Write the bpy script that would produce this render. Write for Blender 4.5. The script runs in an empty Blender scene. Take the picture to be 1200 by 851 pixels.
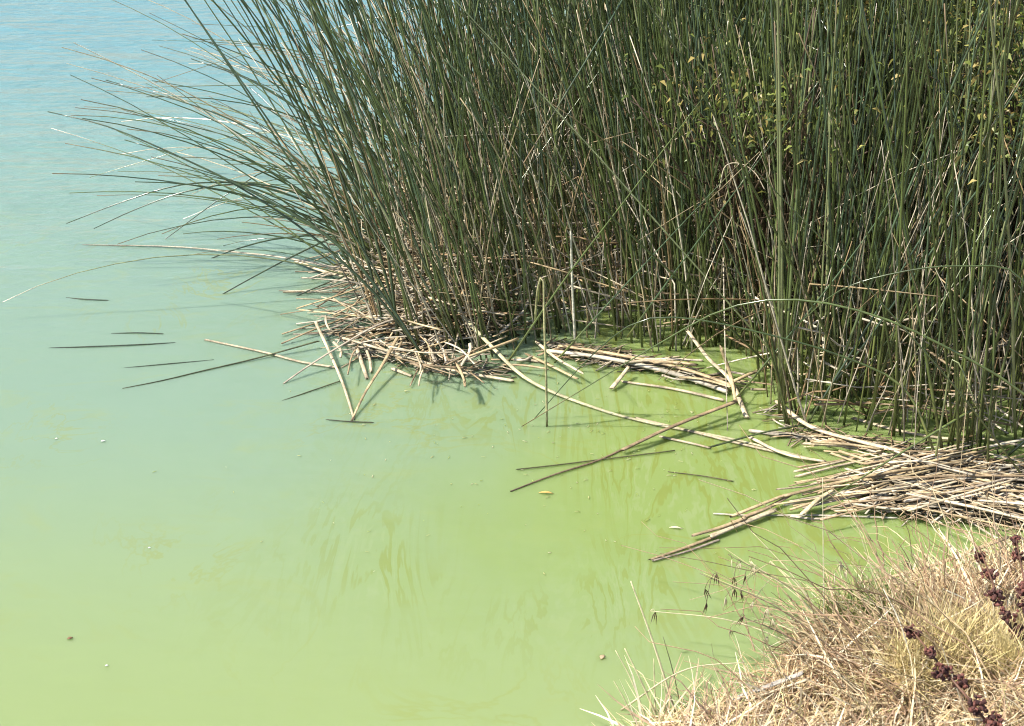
import bpy, math, random
import numpy as np

# ------------------------------------------------------------------ camera, sky, sun, exposure
rng = np.random.default_rng(7)
random.seed(7)
scene = bpy.context.scene
COL = scene.collection

CAM_Z, PITCH, FPX = 2.0, math.radians(25.0), 2092.0      # metres above the water, downward tilt, focal length in photo pixels
cam_data = bpy.data.cameras.new("camera")
cam_data.sensor_fit = 'HORIZONTAL'
cam_data.sensor_width = 36.0
cam_data.lens = 36.0 * FPX / 1200.0
cam_data.clip_start = 0.05
cam_data.clip_end = 2000.0
cam = bpy.data.objects.new("camera", cam_data)
COL.objects.link(cam)
cam.location = (0, 0, CAM_Z)
cam.rotation_euler = (math.pi / 2 - PITCH, 0, 0)
scene.camera = cam

SUN_EL, SUN_AZ = math.radians(54.0), math.radians(-98.0)  # azimuth from +Y, negative = left
world = bpy.data.worlds.new("World")
scene.world = world
world.use_nodes = True
wn, wl = world.node_tree.nodes, world.node_tree.links
sky = wn.new('ShaderNodeTexSky')
sky.sky_type = 'NISHITA'
sky.sun_disc = False
sky.sun_elevation = SUN_EL
sky.sun_rotation = SUN_AZ
wl.new(sky.outputs[0], wn['Background'].inputs[0])
wn['Background'].inputs[1].default_value = 0.095

sun_data = bpy.data.lights.new("sun", 'SUN')
sun_data.energy = 4.2
sun_data.angle = math.radians(0.53)
sun_data.color = (1.0, 0.95, 0.87)
sun = bpy.data.objects.new("sun", sun_data)
COL.objects.link(sun)
sun.rotation_euler = (math.pi / 2 - SUN_EL, 0, math.pi - SUN_AZ)

scene.view_settings.view_transform = 'Standard'
scene.view_settings.look = 'None'
scene.view_settings.gamma = 1.0
scene.view_settings.use_curve_mapping = False
scene.view_settings.exposure = 1.25
scene.cycles.max_bounces = 4
scene.cycles.filter_width = 1.1
scene.cycles.diffuse_bounces = 2
scene.cycles.glossy_bounces = 2
scene.cycles.transmission_bounces = 2

# ------------------------------------------------------------------ photo pixel -> place
CP, SP = math.cos(PITCH), math.sin(PITCH)

def ray(px, py):
    u, v = (px - 600.0) / FPX, -(py - 425.5) / FPX
    return np.array([u, CP + v * SP, -SP + v * CP])

def at(px, py, z=0.0):
    d = ray(px, py)
    return np.array([0, 0, CAM_Z]) + d * ((z - CAM_Z) / d[2])

def at_y(px, py, y):
    d = ray(px, py)
    return np.array([0, 0, CAM_Z]) + d * (y / d[1])

def to_px(p):
    p = np.asarray(p, float) - np.array([0, 0, CAM_Z])
    f = p[..., 1] * CP - p[..., 2] * SP
    v = p[..., 1] * SP + p[..., 2] * CP
    return np.stack([600 + FPX * p[..., 0] / f, 425.5 - FPX * v / f], -1)

def in_poly(pts, poly):
    x, y = pts[:, 0], pts[:, 1]
    inside = np.zeros(len(pts), bool)
    n = len(poly)
    for i in range(n):
        x1, y1 = poly[i]
        x2, y2 = poly[(i + 1) % n]
        c = ((y1 > y) != (y2 > y)) & (x < (x2 - x1) * (y - y1) / (y2 - y1 + 1e-12) + x1)
        inside ^= c
    return inside

def smooth_line(ctrl, n):
    """Catmull-Rom through the control points, n samples evenly spread."""
    c = np.asarray(ctrl, float)
    if len(c) == 2:
        t = np.linspace(0, 1, n)[:, None]
        return c[0] * (1 - t) + c[1] * t
    c = np.vstack([2 * c[0] - c[1], c, 2 * c[-1] - c[-2]])
    out = []
    m = 14
    for i in range(1, len(c) - 2):
        p0, p1, p2, p3 = c[i - 1], c[i], c[i + 1], c[i + 2]
        for t in np.linspace(0, 1, m, endpoint=False):
            out.append(0.5 * ((2 * p1) + (-p0 + p2) * t + (2 * p0 - 5 * p1 + 4 * p2 - p3) * t * t + (-p0 + 3 * p1 - 3 * p2 + p3) * t ** 3))
    out.append(c[-2])
    out = np.array(out)
    d = np.r_[0, np.cumsum(np.linalg.norm(np.diff(out, axis=0), axis=1))]
    s = np.linspace(0, d[-1], n)
    return np.stack([np.interp(s, d, out[:, k]) for k in range(3)], 1)

# ------------------------------------------------------------------ mesh helpers
def norm(a):
    return a / np.maximum(np.linalg.norm(a, axis=-1, keepdims=True), 1e-9)

def new_mesh(name, V, F, C=None, mat=None, smooth=True):
    """V (n,3); F list of (m,k) int arrays; C (n,3) tint per vertex."""
    me = bpy.data.meshes.new(name)
    V = np.asarray(V, np.float32)
    me.vertices.add(len(V))
    me.vertices.foreach_set("co", V.ravel())
    loops = np.concatenate([f.ravel() for f in F]).astype(np.int32)
    tot = np.concatenate([np.full(len(f), f.shape[1], np.int32) for f in F])
    start = np.r_[0, np.cumsum(tot)[:-1]].astype(np.int32)
    me.loops.add(len(loops))
    me.loops.foreach_set("vertex_index", loops)
    me.polygons.add(len(tot))
    me.polygons.foreach_set("loop_start", start)
    me.polygons.foreach_set("loop_total", tot)
    me.update(calc_edges=True)
    me.polygons.foreach_set("use_smooth", np.full(len(tot), smooth, bool))
    if C is not None:
        a = me.color_attributes.new("tint", 'FLOAT_COLOR', 'POINT')
        a.data.foreach_set("color", np.c_[np.asarray(C, np.float32), np.ones(len(V), np.float32)].ravel())
    if mat:
        me.materials.append(mat)
    return me

def tubes(P, R, C, ref, sides=5, flat=1.0, ragged=0.0, caps=True):
    """P (M,N,3) centre lines, R (M,N) radii, C (M,N,3) tints, ref (M,3) -> V, F, C."""
    P = np.asarray(P, float)
    M, N, _ = P.shape
    T = norm(np.gradient(P, axis=1))
    U = norm(np.cross(T, ref[:, None, :]))
    W = np.cross(T, U)
    a = np.linspace(0, 2 * math.pi, sides, endpoint=False)
    flat = np.broadcast_to(np.asarray(flat, float), (M,))
    off = (np.cos(a)[None, None, :, None] * U[:, :, None, :] + np.sin(a)[None, None, :, None] * W[:, :, None, :] * flat[:, None, None, None]) * R[:, :, None, None]
    V = P[:, :, None, :] + off
    if ragged:
        for e in (0, -1):
            V[:, e] += T[:, e][:, None, :] * rng.normal(0, ragged, (M, sides))[..., None]
    V = V.reshape(-1, 3)
    i = np.arange(M)[:, None, None] * N * sides + np.arange(N - 1)[None, :, None] * sides
    k = np.arange(sides)[None, None, :]
    k2 = (k + 1) % sides
    q = np.stack([i + k, i + k2, i + sides + k2, i + sides + k], -1).reshape(-1, 4)
    F = [q]
    if caps:
        base = np.arange(M)[:, None] * N * sides
        F.append(base + np.arange(sides)[None, ::-1])
        F.append(base + (N - 1) * sides + np.arange(sides)[None, :])
    CC = np.repeat(np.asarray(C, float).reshape(M * N, 3), sides, 0)
    return V, F, CC

def ribbons(P, Wd, C, side):
    """flat blades: P (M,N,3), Wd (M,N) half-widths, side (M,3) -> V, F, C."""
    M, N, _ = P.shape
    T = norm(np.gradient(P, axis=1))
    S = norm(np.cross(T, np.broadcast_to(side[:, None, :], P.shape)))
    V = np.stack([P - S * Wd[..., None], P + S * Wd[..., None]], 2).reshape(-1, 3)
    i = np.arange(M)[:, None] * N * 2 + np.arange(N - 1)[None, :] * 2
    q = np.stack([i, i + 1, i + 3, i + 2], -1).reshape(-1, 4)
    return V, [q], np.repeat(C.reshape(M * N, 3), 2, 0)

def join(parts):
    Vs, Fs, Cs, o = [], [], [], 0
    for V, F, C in parts:
        Vs.append(V)
        Cs.append(C)
        Fs += [f + o for f in F]
        o += len(V)
    return np.vstack(Vs), Fs, np.vstack(Cs)

def obj(name, mesh, parent=None, label=None, category=None, group=None, kind=None):
    o = bpy.data.objects.new(name, mesh)
    COL.objects.link(o)
    if parent:
        o.parent = parent
    if label:
        o["label"] = label
    if category:
        o["category"] = category
    if group:
        o["group"] = group
    if kind:
        o["kind"] = kind
    return o

# ------------------------------------------------------------------ materials
def material(name):
    m = bpy.data.materials.new(name)
    m.use_nodes = True
    nt = m.node_tree
    return m, nt.nodes, nt.links, nt.nodes['Principled BSDF']

def tinted(name, rough, noise_scale, lo, hi, spec=0.5, stretch=(1, 1, 1), bump=0.0, translucent=0.0, stain=0.0, wet_to=0.03):
    """tint attribute times a fine grain"""
    m, n, l, b = material(name)
    at_ = n.new('ShaderNodeAttribute')
    at_.attribute_name = 'tint'
    tc = n.new('ShaderNodeNewGeometry')
    mp = n.new('ShaderNodeMapping')
    mp.inputs['Scale'].default_value = stretch
    l.new(tc.outputs['Position'], mp.inputs[0])
    no = n.new('ShaderNodeTexNoise')
    no.inputs['Scale'].default_value = noise_scale
    no.inputs['Detail'].default_value = 5
    l.new(mp.outputs[0], no.inputs['Vector'])
    mr = n.new('ShaderNodeMapRange')
    mr.inputs['From Min'].default_value = 0.3
    mr.inputs['From Max'].default_value = 0.7
    mr.inputs['To Min'].default_value = lo
    mr.inputs['To Max'].default_value = hi
    l.new(no.outputs['Fac'], mr.inputs['Value'])
    mx = n.new('ShaderNodeVectorMath')
    mx.operation = 'SCALE'
    l.new(at_.outputs['Color'], mx.inputs[0])
    l.new(mr.outputs[0], mx.inputs['Scale'])
    sepz = n.new('ShaderNodeSeparateXYZ')
    l.new(tc.outputs['Position'], sepz.inputs[0])
    wet = n.new('ShaderNodeMapRange')                  # soaked, darker fibre at the waterline
    wet.inputs['From Min'].default_value = 0.001
    wet.inputs['From Max'].default_value = wet_to
    wet.inputs['To Min'].default_value = 0.5
    wet.inputs['To Max'].default_value = 1.0
    l.new(sepz.outputs['Z'], wet.inputs['Value'])
    st = n.new('ShaderNodeTexNoise')                   # mud and mildew stains
    st.inputs['Scale'].default_value = 14
    st.inputs['Detail'].default_value = 6
    l.new(tc.outputs['Position'], st.inputs['Vector'])
    sr = n.new('ShaderNodeMapRange')
    sr.inputs['From Min'].default_value = 0.35
    sr.inputs['From Max'].default_value = 0.6
    sr.inputs['To Min'].default_value = 1.0 - stain
    sr.inputs['To Max'].default_value = 1.0
    l.new(st.outputs['Fac'], sr.inputs['Value'])
    w2 = n.new('ShaderNodeMath')
    w2.operation = 'MULTIPLY'
    l.new(wet.outputs[0], w2.inputs[0])
    l.new(sr.outputs[0], w2.inputs[1])
    m2 = n.new('ShaderNodeVectorMath')
    m2.operation = 'SCALE'
    l.new(mx.outputs[0], m2.inputs[0])
    l.new(w2.outputs[0], m2.inputs['Scale'])
    mx = m2
    l.new(mx.outputs[0], b.inputs['Base Color'])
    b.inputs['Roughness'].default_value = rough
    b.inputs['Specular IOR Level'].default_value = spec
    if bump:
        bp = n.new('ShaderNodeBump')
        bp.inputs['Strength'].default_value = bump
        bp.inputs['Distance'].default_value = 0.001
        l.new(no.outputs['Fac'], bp.inputs['Height'])
        l.new(bp.outputs[0], b.inputs['Normal'])
    if translucent:
        out = n['Material Output']
        tr = n.new('ShaderNodeBsdfTranslucent')
        l.new(mx.outputs[0], tr.inputs['Color'])
        ms = n.new('ShaderNodeMixShader')
        ms.inputs[0].default_value = translucent
        l.new(b.outputs[0], ms.inputs[1])
        l.new(tr.outputs[0], ms.inputs[2])
        l.new(ms.outputs[0], out.inputs['Surface'])
    return m

M_STEM = tinted("reed_stem", 0.22, 60, 0.6, 1.3, 0.85, (1, 1, 0.15))
M_STRAW = tinted("dead_reed", 0.6, 160, 0.62, 1.2, 0.35, bump=0.6, stain=0.5, wet_to=0.008)
M_GRASS = tinted("dry_grass", 0.6, 90, 0.8, 1.15, 0.35, translucent=0.25, wet_to=0.002)
M_LEAF = tinted("leaf", 0.45, 50, 0.8, 1.2, 0.5, translucent=0.35)
M_SEED = tinted("seed", 0.7, 200, 0.6, 1.2, 0.3)

def water_material():
    m, n, l, b = material("green_water")
    geo = n.new('ShaderNodeNewGeometry')
    sep = n.new('ShaderNodeSeparateXYZ')
    l.new(geo.outputs['Position'], sep.inputs[0])

    def math_(op, a, c=None, clamp=False):
        k = n.new('ShaderNodeMath')
        k.operation = op
        k.use_clamp = clamp
        for i, v in enumerate((a, c)):
            if v is None:
                continue
            if isinstance(v, (int, float)):
                k.inputs[i].default_value = v
            else:
                l.new(v, k.inputs[i])
        return k.outputs[0]

    def rangemap(v, a, c, lo=0.0, hi=1.0):
        k = n.new('ShaderNodeMapRange')
        k.interpolation_type = 'SMOOTHSTEP'
        k.inputs['From Min'].default_value = a
        k.inputs['From Max'].default_value = c
        k.inputs['To Min'].default_value = lo
        k.inputs['To Max'].default_value = hi
        l.new(v, k.inputs['Value'])
        return k.outputs[0]

    def noise(scale, detail=3, stretch=(1, 1, 1), rot=0.0, dist=0.0, rough=0.5):
        mp = n.new('ShaderNodeMapping')
        mp.inputs['Scale'].default_value = stretch
        mp.inputs['Rotation'].default_value = (0, 0, rot)
        l.new(geo.outputs['Position'], mp.inputs[0])
        k = n.new('ShaderNodeTexNoise')
        k.inputs['Scale'].default_value = scale
        k.inputs['Detail'].default_value = detail
        k.inputs['Roughness'].default_value = rough
        k.inputs['Distortion'].default_value = dist
        l.new(mp.outputs[0], k.inputs['Vector'])
        return k.outputs['Fac']

    def mix(f, a, c):
        k = n.new('ShaderNodeMix')
        k.data_type = 'RGBA'
        if isinstance(f, (int, float)):
            k.inputs[0].default_value = f
        else:
            l.new(f, k.inputs[0])
        for i, v in ((6, a), (7, c)):
            if isinstance(v, tuple):
                k.inputs[i].default_value = (*v, 1)
            else:
                l.new(v, k.inputs[i])
        return k.outputs[2]

    X, Y = sep.outputs['X'], sep.outputs['Y']
    # lime by the reeds: lost sky reflection and shade painted in, beside some algae
    reed_side = math_('ADD', X, math_('MULTIPLY', Y, -0.10))
    reed_side = math_('ADD', reed_side, math_('MULTIPLY', math_('SUBTRACT', noise(1.3, 4, dist=1.2), 0.5), 0.9))
    lime = math_('MULTIPLY', rangemap(reed_side, -1.0, 0.0), rangemap(Y, 2.7, 3.5))
    sky_tinted = mix(rangemap(Y, 4.0, 8.0), mix(rangemap(Y, 2.6, 4.2), (0.204, 0.256, 0.104), (0.163, 0.232, 0.160)), (0.090, 0.196, 0.214))  # bluer with distance: sky reflection put into the colour, and deeper water
    c = mix(lime, sky_tinted, (0.178, 0.236, 0.075))
    # drifting algae filaments: thin contour lines of a warped noise
    f1 = noise(2.3, 5, (1.0, 0.55, 1), 0.5, 2.2, 0.6)
    line = math_('ABSOLUTE', math_('SUBTRACT', f1, 0.5))
    fil = rangemap(line, 0.0, 0.022, 1.0, 0.0)
    fil = math_('MULTIPLY', fil, rangemap(noise(1.7, 3), 0.48, 0.66, 0.0, 0.4))
    fil = math_('MULTIPLY', fil, rangemap(Y, 6.5, 4.6))
    c = mix(fil, c, (0.19, 0.205, 0.042))
    patch = rangemap(noise(5.0, 6, (0.6, 1.2, 1), 0.3, 1.5, 0.65), 0.52, 0.75, 0.0, 0.30)
    patch = math_('MULTIPLY', patch, rangemap(Y, 7.0, 4.8))
    c = mix(patch, c, (0.21, 0.24, 0.08))
    # reflections of the reed stems painted in as wavy pale and dark streaks
    streak_noise = noise(7.0, 5, (1.0, 0.17, 1), 0.06, 0.7, 0.55)
    reed_reflection = math_('SINE', math_('MULTIPLY', streak_noise, 58.0))
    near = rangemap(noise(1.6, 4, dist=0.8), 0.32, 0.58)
    sheltered = math_('MULTIPLY', math_('MULTIPLY', rangemap(reed_side, -0.95, -0.35), rangemap(Y, 2.75, 3.3)), near)
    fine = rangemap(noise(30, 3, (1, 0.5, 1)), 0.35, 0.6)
    c = mix(math_('MULTIPLY', math_('MULTIPLY', rangemap(reed_reflection, 0.55, 0.98), fine), math_('MULTIPLY', sheltered, 0.26)), c, (0.25, 0.285, 0.165))
    c = mix(math_('MULTIPLY', rangemap(reed_reflection, -0.45, -0.95), math_('MULTIPLY', sheltered, 0.6)), c, (0.16, 0.185, 0.037))
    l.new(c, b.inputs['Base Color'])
    b.inputs['Subsurface Weight'].default_value = 1.0
    b.inputs['Subsurface Radius'].default_value = (1.0, 1.0, 1.0)
    b.inputs['Subsurface Scale'].default_value = 0.09
    b.inputs['Roughness'].default_value = 0.035
    b.inputs['IOR'].default_value = 1.333
    # ripples: nearly calm by the bank, wind ripples out on the lake
    wind = rangemap(math_('ADD', Y, math_('MULTIPLY', X, -0.55)), 4.6, 7.6)
    calm_h = math_('ADD', math_('MULTIPLY', noise(4.0, 2, (0.8, 1.5, 1), 0.15), 0.0045), math_('MULTIPLY', noise(19, 2, (0.8, 1.3, 1), -0.2, 0.4), 0.0005))
    wind_h = math_('ADD', math_('MULTIPLY', noise(3.2, 3, (0.45, 1.6, 1), -0.25, 0.3), 0.05), math_('MULTIPLY', noise(20, 4, (0.55, 1.3, 1), -0.2, 0.3, 0.6), 0.013))
    h = math_('ADD', calm_h, math_('MULTIPLY', wind_h, math_('MULTIPLY', wind, 1.25)))
    bp = n.new('ShaderNodeBump')
    bp.inputs['Strength'].default_value = 1.0
    bp.inputs['Distance'].default_value = 1.0
    l.new(h, bp.inputs['Height'])
    l.new(bp.outputs[0], b.inputs['Normal'])
    return m

M_WATER = water_material()

def soil_material():
    m, n, l, b = material("bank_soil")
    geo = n.new('ShaderNodeNewGeometry')
    no = n.new('ShaderNodeTexNoise')
    no.inputs['Scale'].default_value = 22
    no.inputs['Detail'].default_value = 8
    l.new(geo.outputs['Position'], no.inputs['Vector'])
    cr = n.new('ShaderNodeValToRGB')
    cr.color_ramp.elements[0].position = 0.3
    cr.color_ramp.elements[0].color = (0.07, 0.045, 0.025, 1)
    cr.color_ramp.elements[1].position = 0.75
    cr.color_ramp.elements[1].color = (0.30, 0.22, 0.12, 1)
    l.new(no.outputs['Fac'], cr.inputs[0])
    l.new(cr.outputs[0], b.inputs['Base Color'])
    b.inputs['Roughness'].default_value = 0.9
    bp = n.new('ShaderNodeBump')
    bp.inputs['Strength'].default_value = 0.8
    bp.inputs['Distance'].default_value = 0.02
    l.new(no.outputs['Fac'], bp.inputs['Height'])
    l.new(bp.outputs[0], b.inputs['Normal'])
    return m

M_SOIL = soil_material()

# ------------------------------------------------------------------ the setting: water and bank
def sheet(name, x0, x1, y0, y1, z, mat):
    V = np.array([(x0, y0, z), (x1, y0, z), (x1, y1, z), (x0, y1, z)], float)
    return new_mesh(name, V, [np.array([[0, 1, 2, 3]])], None, mat, False)

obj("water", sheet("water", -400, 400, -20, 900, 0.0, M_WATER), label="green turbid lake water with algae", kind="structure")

EDGE_PX = [(748, 858), (812, 842), (868, 826), (915, 800), (925, 770), (960, 735), (1010, 715), (1070, 690), (1130, 685), (1215, 650)]
EDGE = [(-30.0, -3.0), (-6.0, 0.6), (-1.5, 1.55), (-0.3, 1.9), (0.12, 2.35)] + [tuple(at(*p)[:2]) for p in EDGE_PX] + \
       [(1.6, 3.6), (2.05, 4.5), (2.35, 5.6), (2.2, 6.6), (1.75, 7.5), (1.6, 8.8), (2.6, 11.0), (9.0, 13.0), (60.0, 15.0)]
LAND = np.array(EDGE + [(60, -20), (-30, -20)])

def edge_distance(pts):
    """positive inland, negative over the water"""
    d = np.full(len(pts), 1e9)
    E_ = np.array(EDGE)
    for a, b_ in zip(E_[:-1], E_[1:]):
        ab = b_ - a
        t = np.clip(((pts - a) @ ab) / (ab @ ab), 0, 1)
        d = np.minimum(d, np.linalg.norm(pts - (a + t[:, None] * ab), axis=1))
    return np.where(in_poly(pts, LAND), d, -d)

def bank_height(pts):
    d = edge_distance(pts)
    x, y = pts[:, 0], pts[:, 1]
    bumps = 0.018 * np.sin(x * 9 + 1.3 * np.sin(y * 7)) + 0.014 * np.sin(y * 13 + x * 5) + 0.01 * np.sin(x * 23 - y * 17)
    return np.where(d > 0, 0.012 + 0.085 * (1 - np.exp(-d / 0.45)) + 0.05 * d / (1 + 0.2 * d) + bumps * np.clip(d / 0.15, 0, 1), d * 0.6)

def build_bank():
    xs = np.r_[np.linspace(-30, -1, 30)[:-1], np.linspace(-1, 3, 110), np.linspace(3, 60, 40)[1:]]
    ys = np.r_[np.linspace(-20, 1, 22)[:-1], np.linspace(1, 9, 190), np.linspace(9, 15, 14)[1:]]
    gx, gy = np.meshgrid(xs, ys)
    pts = np.c_[gx.ravel(), gy.ravel()]
    z = bank_height(pts)
    nx, ny = len(xs), len(ys)
    i = (np.arange(ny - 1)[:, None] * nx + np.arange(nx - 1)[None, :]).ravel()
    q = np.stack([i, i + 1, i + nx + 1, i + nx], -1)
    keep = (z[q] > -0.45).any(1)
    obj("bank", new_mesh("bank", np.c_[pts, z], [q[keep]], None, M_SOIL), label="low earth bank under dry grass", kind="structure")

build_bank()

# ------------------------------------------------------------------ bulrush stand
STAND = [(425, 318), (432, 366), (448, 394), (484, 410), (522, 424), (570, 424), (620, 408), (660, 396), (720, 398), (775, 418), (840, 408),
         (885, 420), (902, 478), (925, 506), (990, 505), (1060, 517), (1130, 545), (1215, 562), (1330, 560), (1330, -75), (860, -75), (790, 20),
         (700, 95), (610, 150), (525, 205), (465, 262)]
GREEN_A, GREEN_B = np.array((0.040, 0.060, 0.016)), np.array((0.130, 0.165, 0.048))
BLUISH = np.array((0.062, 0.096, 0.050))
TANS = np.array([(0.68, 0.60, 0.44), (0.46, 0.36, 0.21), (0.38, 0.28, 0.15), (0.55, 0.46, 0.31), (0.30, 0.20, 0.10), (0.60, 0.52, 0.38)])

def sample_stand(n, clump=0.5, poly=STAND):
    """base points on the water inside the stand, loosely clumped"""
    out = np.zeros((0, 2))
    corners = np.array([at(*p)[:2] for p in poly])
    lo, hi = corners.min(0), corners.max(0)
    centres = rng.uniform(lo, hi, (1200, 2))
    while len(out) < n:
        p = rng.uniform(lo, hi, (n * 2, 2))
        k = rng.random(len(p)) < clump
        c = centres[rng.integers(0, len(centres), k.sum())] + rng.normal(0, 0.028, (k.sum(), 2))
        p[k] = c
        pix = to_px(np.c_[p, np.zeros(len(p))])
        out = np.vstack([out, p[in_poly(pix, poly)]])
    rng.shuffle(out)
    return out[:n]

def lean_field(base):
    """mean sideways lean (radians, negative = left) and spread from where a stem stands"""
    px = to_px(np.c_[base, np.zeros(len(base))])
    s = np.clip((px[:, 0] - 380) / 420, 0, 1.6)
    mean = -0.15 * (1 - np.clip(s, 0, 1)) - 0.12 * np.clip((900 - px[:, 0]) / 160, 0, 1)
    spread = 0.13 - 0.02 * np.clip(s, 0, 1)
    return mean, spread

def stems(base, length, lean_x, lean_y, bend, r0, N=9, power=1.6, z0=-0.05, kink=0.0):
    """curved stems; direction of lean in the ground plane, bend adds lean along the length"""
    M = len(base)
    t = np.linspace(0, 1, N)
    az = np.arctan2(lean_x, lean_y)
    tilt = np.hypot(lean_x, lean_y)
    ang = tilt[:, None] + bend[:, None] * t[None, :] ** power
    if kink:                                           # snapped stems fold over at one point
        k = rng.integers(N // 3, N, M)
        hit = (rng.random(M) < kink) & (to_px(np.c_[base, np.zeros(M)])[:, 0] > 620)
        ang = ang + np.where(hit[:, None] & (np.arange(N)[None] >= k[:, None]), rng.uniform(0.5, 2.3, (M, 1)), 0)
    ds = (length / (N - 1))[:, None]
    dz, dr = np.cos(ang) * ds, np.sin(ang) * ds
    r = np.c_[np.zeros(M), np.cumsum(dr[:, :-1], 1)]
    z = np.c_[np.zeros(M), np.cumsum(dz[:, :-1], 1)] + z0
    P = np.stack([base[:, :1] + r * np.sin(az)[:, None], base[:, 1:] + r * np.cos(az)[:, None], z], -1)
    P = P + np.cumsum(rng.normal(0, 0.0022, P.shape), 1) * np.array([1, 1, 0])
    R = r0[:, None] * (1 - 0.62 * t[None, :] ** 1.2)
    ref = np.stack([np.cos(az), -np.sin(az), np.zeros(M)], -1)
    return P, R, ref

def green_tints(M, N):
    t = np.linspace(0, 1, N)[None, :, None]
    k = rng.random((M, 1, 1)) ** 1.6
    c = GREEN_A * (1 - k) + GREEN_B * k
    b = rng.random((M, 1, 1)) < 0.28
    c = np.where(b, BLUISH * (0.75 + 0.6 * k), c)
    c = np.where(rng.random((M, 1, 1)) < 0.12, np.array((0.20, 0.22, 0.10)), c)
    basec = np.array((0.150, 0.165, 0.048)) * (0.6 + 0.7 * rng.random((M, 1, 1)))
    w = np.clip(1 - t / (0.10 + 0.25 * rng.random((M, 1, 1))), 0, 1) ** 1.2
    c = c * (1 - w) + basec * w
    tip = np.clip((t - 0.86) / 0.14, 0, 1) * (rng.random((M, 1, 1)) < 0.6)
    return c * (1 - tip) + np.array((0.20, 0.13, 0.06)) * tip

def dead_tints(M, N, dark=0.0):
    t = np.linspace(0, 1, N)[None, :, None]
    c = TANS[rng.integers(0, len(TANS), M)][:, None, :] * (0.7 + 0.5 * rng.random((M, 1, 1)))
    return c * (1 - dark) * (0.85 + 0.3 * rng.random((M, N, 1))) + 0 * t

# ---- all upright green stems; the nearest become objects of their own
N_GREEN = 8200
gb = sample_stand(N_GREEN, 0.45)
gpx = to_px(np.c_[gb, np.zeros(N_GREEN)])
gkeep = (rng.random(N_GREEN) > np.where(gpx[:, 0] < 545, 0.58, np.where((gpx[:, 0] < 720) & (gpx[:, 1] < 360), 0.40, 0.0)))
gb, gpx = gb[gkeep], gpx[gkeep]
N_GREEN = len(gb)
mean, spread = lean_field(gb)
lx = mean + rng.normal(0, 1, N_GREEN) * spread
ly = rng.normal(0.02, 0.13, N_GREEN)
odd = rng.random(N_GREEN) < 0.22
lx[odd] += rng.normal(0.06, 0.30, odd.sum())
lx = np.where(gpx[:, 0] < 650, np.maximum(lx, -0.5), lx)
gl = rng.uniform(1.15, 1.95, N_GREEN)
gl[rng.random(N_GREEN) < 0.15] *= 0.7
gbend = np.abs(rng.normal(0.05, 0.13, N_GREEN)) + 0.4 * np.clip(-mean - 0.1, 0, 1)
stray = (rng.random(N_GREEN) < 0.06) & (mean < -0.15)
lx[stray] -= rng.uniform(0.1, 0.38, stray.sum())
gr = rng.uniform(0.0021, 0.0041, N_GREEN) * np.where(rng.random(N_GREEN) < 0.15, 1.2, 1.0)
P, R, ref = stems(gb, gl, lx, ly, gbend, gr, kink=0.05)
C = green_tints(N_GREEN, P.shape[1])

# how far behind the front line of the stand each stem is rooted
pix = to_px(np.c_[gb, np.zeros(N_GREEN)])
FRONT = np.array(STAND[1:18], float)
front_y = np.interp(pix[:, 0], FRONT[:, 0], FRONT[:, 1])
depth = gb[:, 1] - np.array([at(x, y)[1] for x, y in zip(pix[:, 0], front_y)])
depth[(pix[:, 0] > 1215) | (pix[:, 0] < 425)] += 9
order = np.argsort(depth)
single = order[:262]
rest = order[262:]

def zone(px):
    if px < 470:
        return "in the left corner's straw heap", "stems of the left corner of the stand"
    if px < 560:
        return "just right of the V of straws", "stems behind the V of straws"
    if px < 640:
        return "behind the long diagonal straw", "stems behind the diagonal straw"
    if px < 740:
        return "beside the bleached white broken reed", "stems by the bleached reed"
    if px < 880:
        return "behind the thick floating straw logs", "stems behind the floating straw logs"
    if px < 960:
        return "in the forward clump above the mat", "stems of the forward clump"
    if px < 1080:
        return "in the front row above the straw mat", "front row stems above the mat"
    return "in the front row by the right edge", "front row stems by the right edge"

for i in single:
    V, F, CC = tubes(P[i:i + 1], R[i:i + 1], C[i:i + 1], ref[i:i + 1], 6)
    where, grp = zone(pix[i, 0])
    top = to_px(P[i, 4])
    sl = (top[0] - pix[i, 0]) / max(1.0, pix[i, 1] - top[1])
    lean = "far left leaning" if sl < -0.45 else "left leaning" if sl < -0.15 else "upright" if sl < 0.12 else "right leaning" if sl < 0.4 else "far right leaning"
    thick = "thick" if gr[i] > 0.0036 else "thin" if gr[i] < 0.0027 else "slender"
    hue = "blue green" if C[i, 5, 2] > 0.75 * C[i, 5, 0] else "olive green" if C[i, 5, 1] > 0.1 else "dark green"
    obj("bulrush_stem", new_mesh("bulrush_stem", V, F, CC, M_STEM), label=f"{thick} {lean} {hue} bulrush stem {where}", category="reed", group=grp)
V, F, CC = tubes(P[rest], R[rest], C[rest], ref[rest], 5, caps=False)
obj("bulrush_stand", new_mesh("bulrush_stand", V, F, CC, M_STEM), label="dense stand of dark green bulrush stems rising from the lake", category="reeds", kind="stuff")

# ---- weak thin stems drooping out over the open water on the left
n = 120
wb = sample_stand(n, 0.2, [(430, 330), (500, 345), (540, 240), (610, 160), (525, 205), (465, 262)])
P, R, ref = stems(wb, rng.uniform(0.55, 1.25, n), -rng.uniform(0.45, 1.05, n), rng.normal(0.0, 0.22, n), rng.uniform(0.35, 1.05, n), rng.uniform(0.0019, 0.0034, n), N=12, power=1.0)
P[..., 2] = np.maximum(P[..., 2], -0.02)
dw = rng.random((n, 1, 1)) < 0.3
V, F, CC = tubes(P, R, np.where(dw, dead_tints(n, 12), green_tints(n, 12)), ref, 5, caps=False)
obj("drooping_reeds", new_mesh("drooping_reeds", V, F, CC, M_STEM), label="mass of thin reeds drooping over the blue water", category="reeds", kind="stuff")

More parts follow.
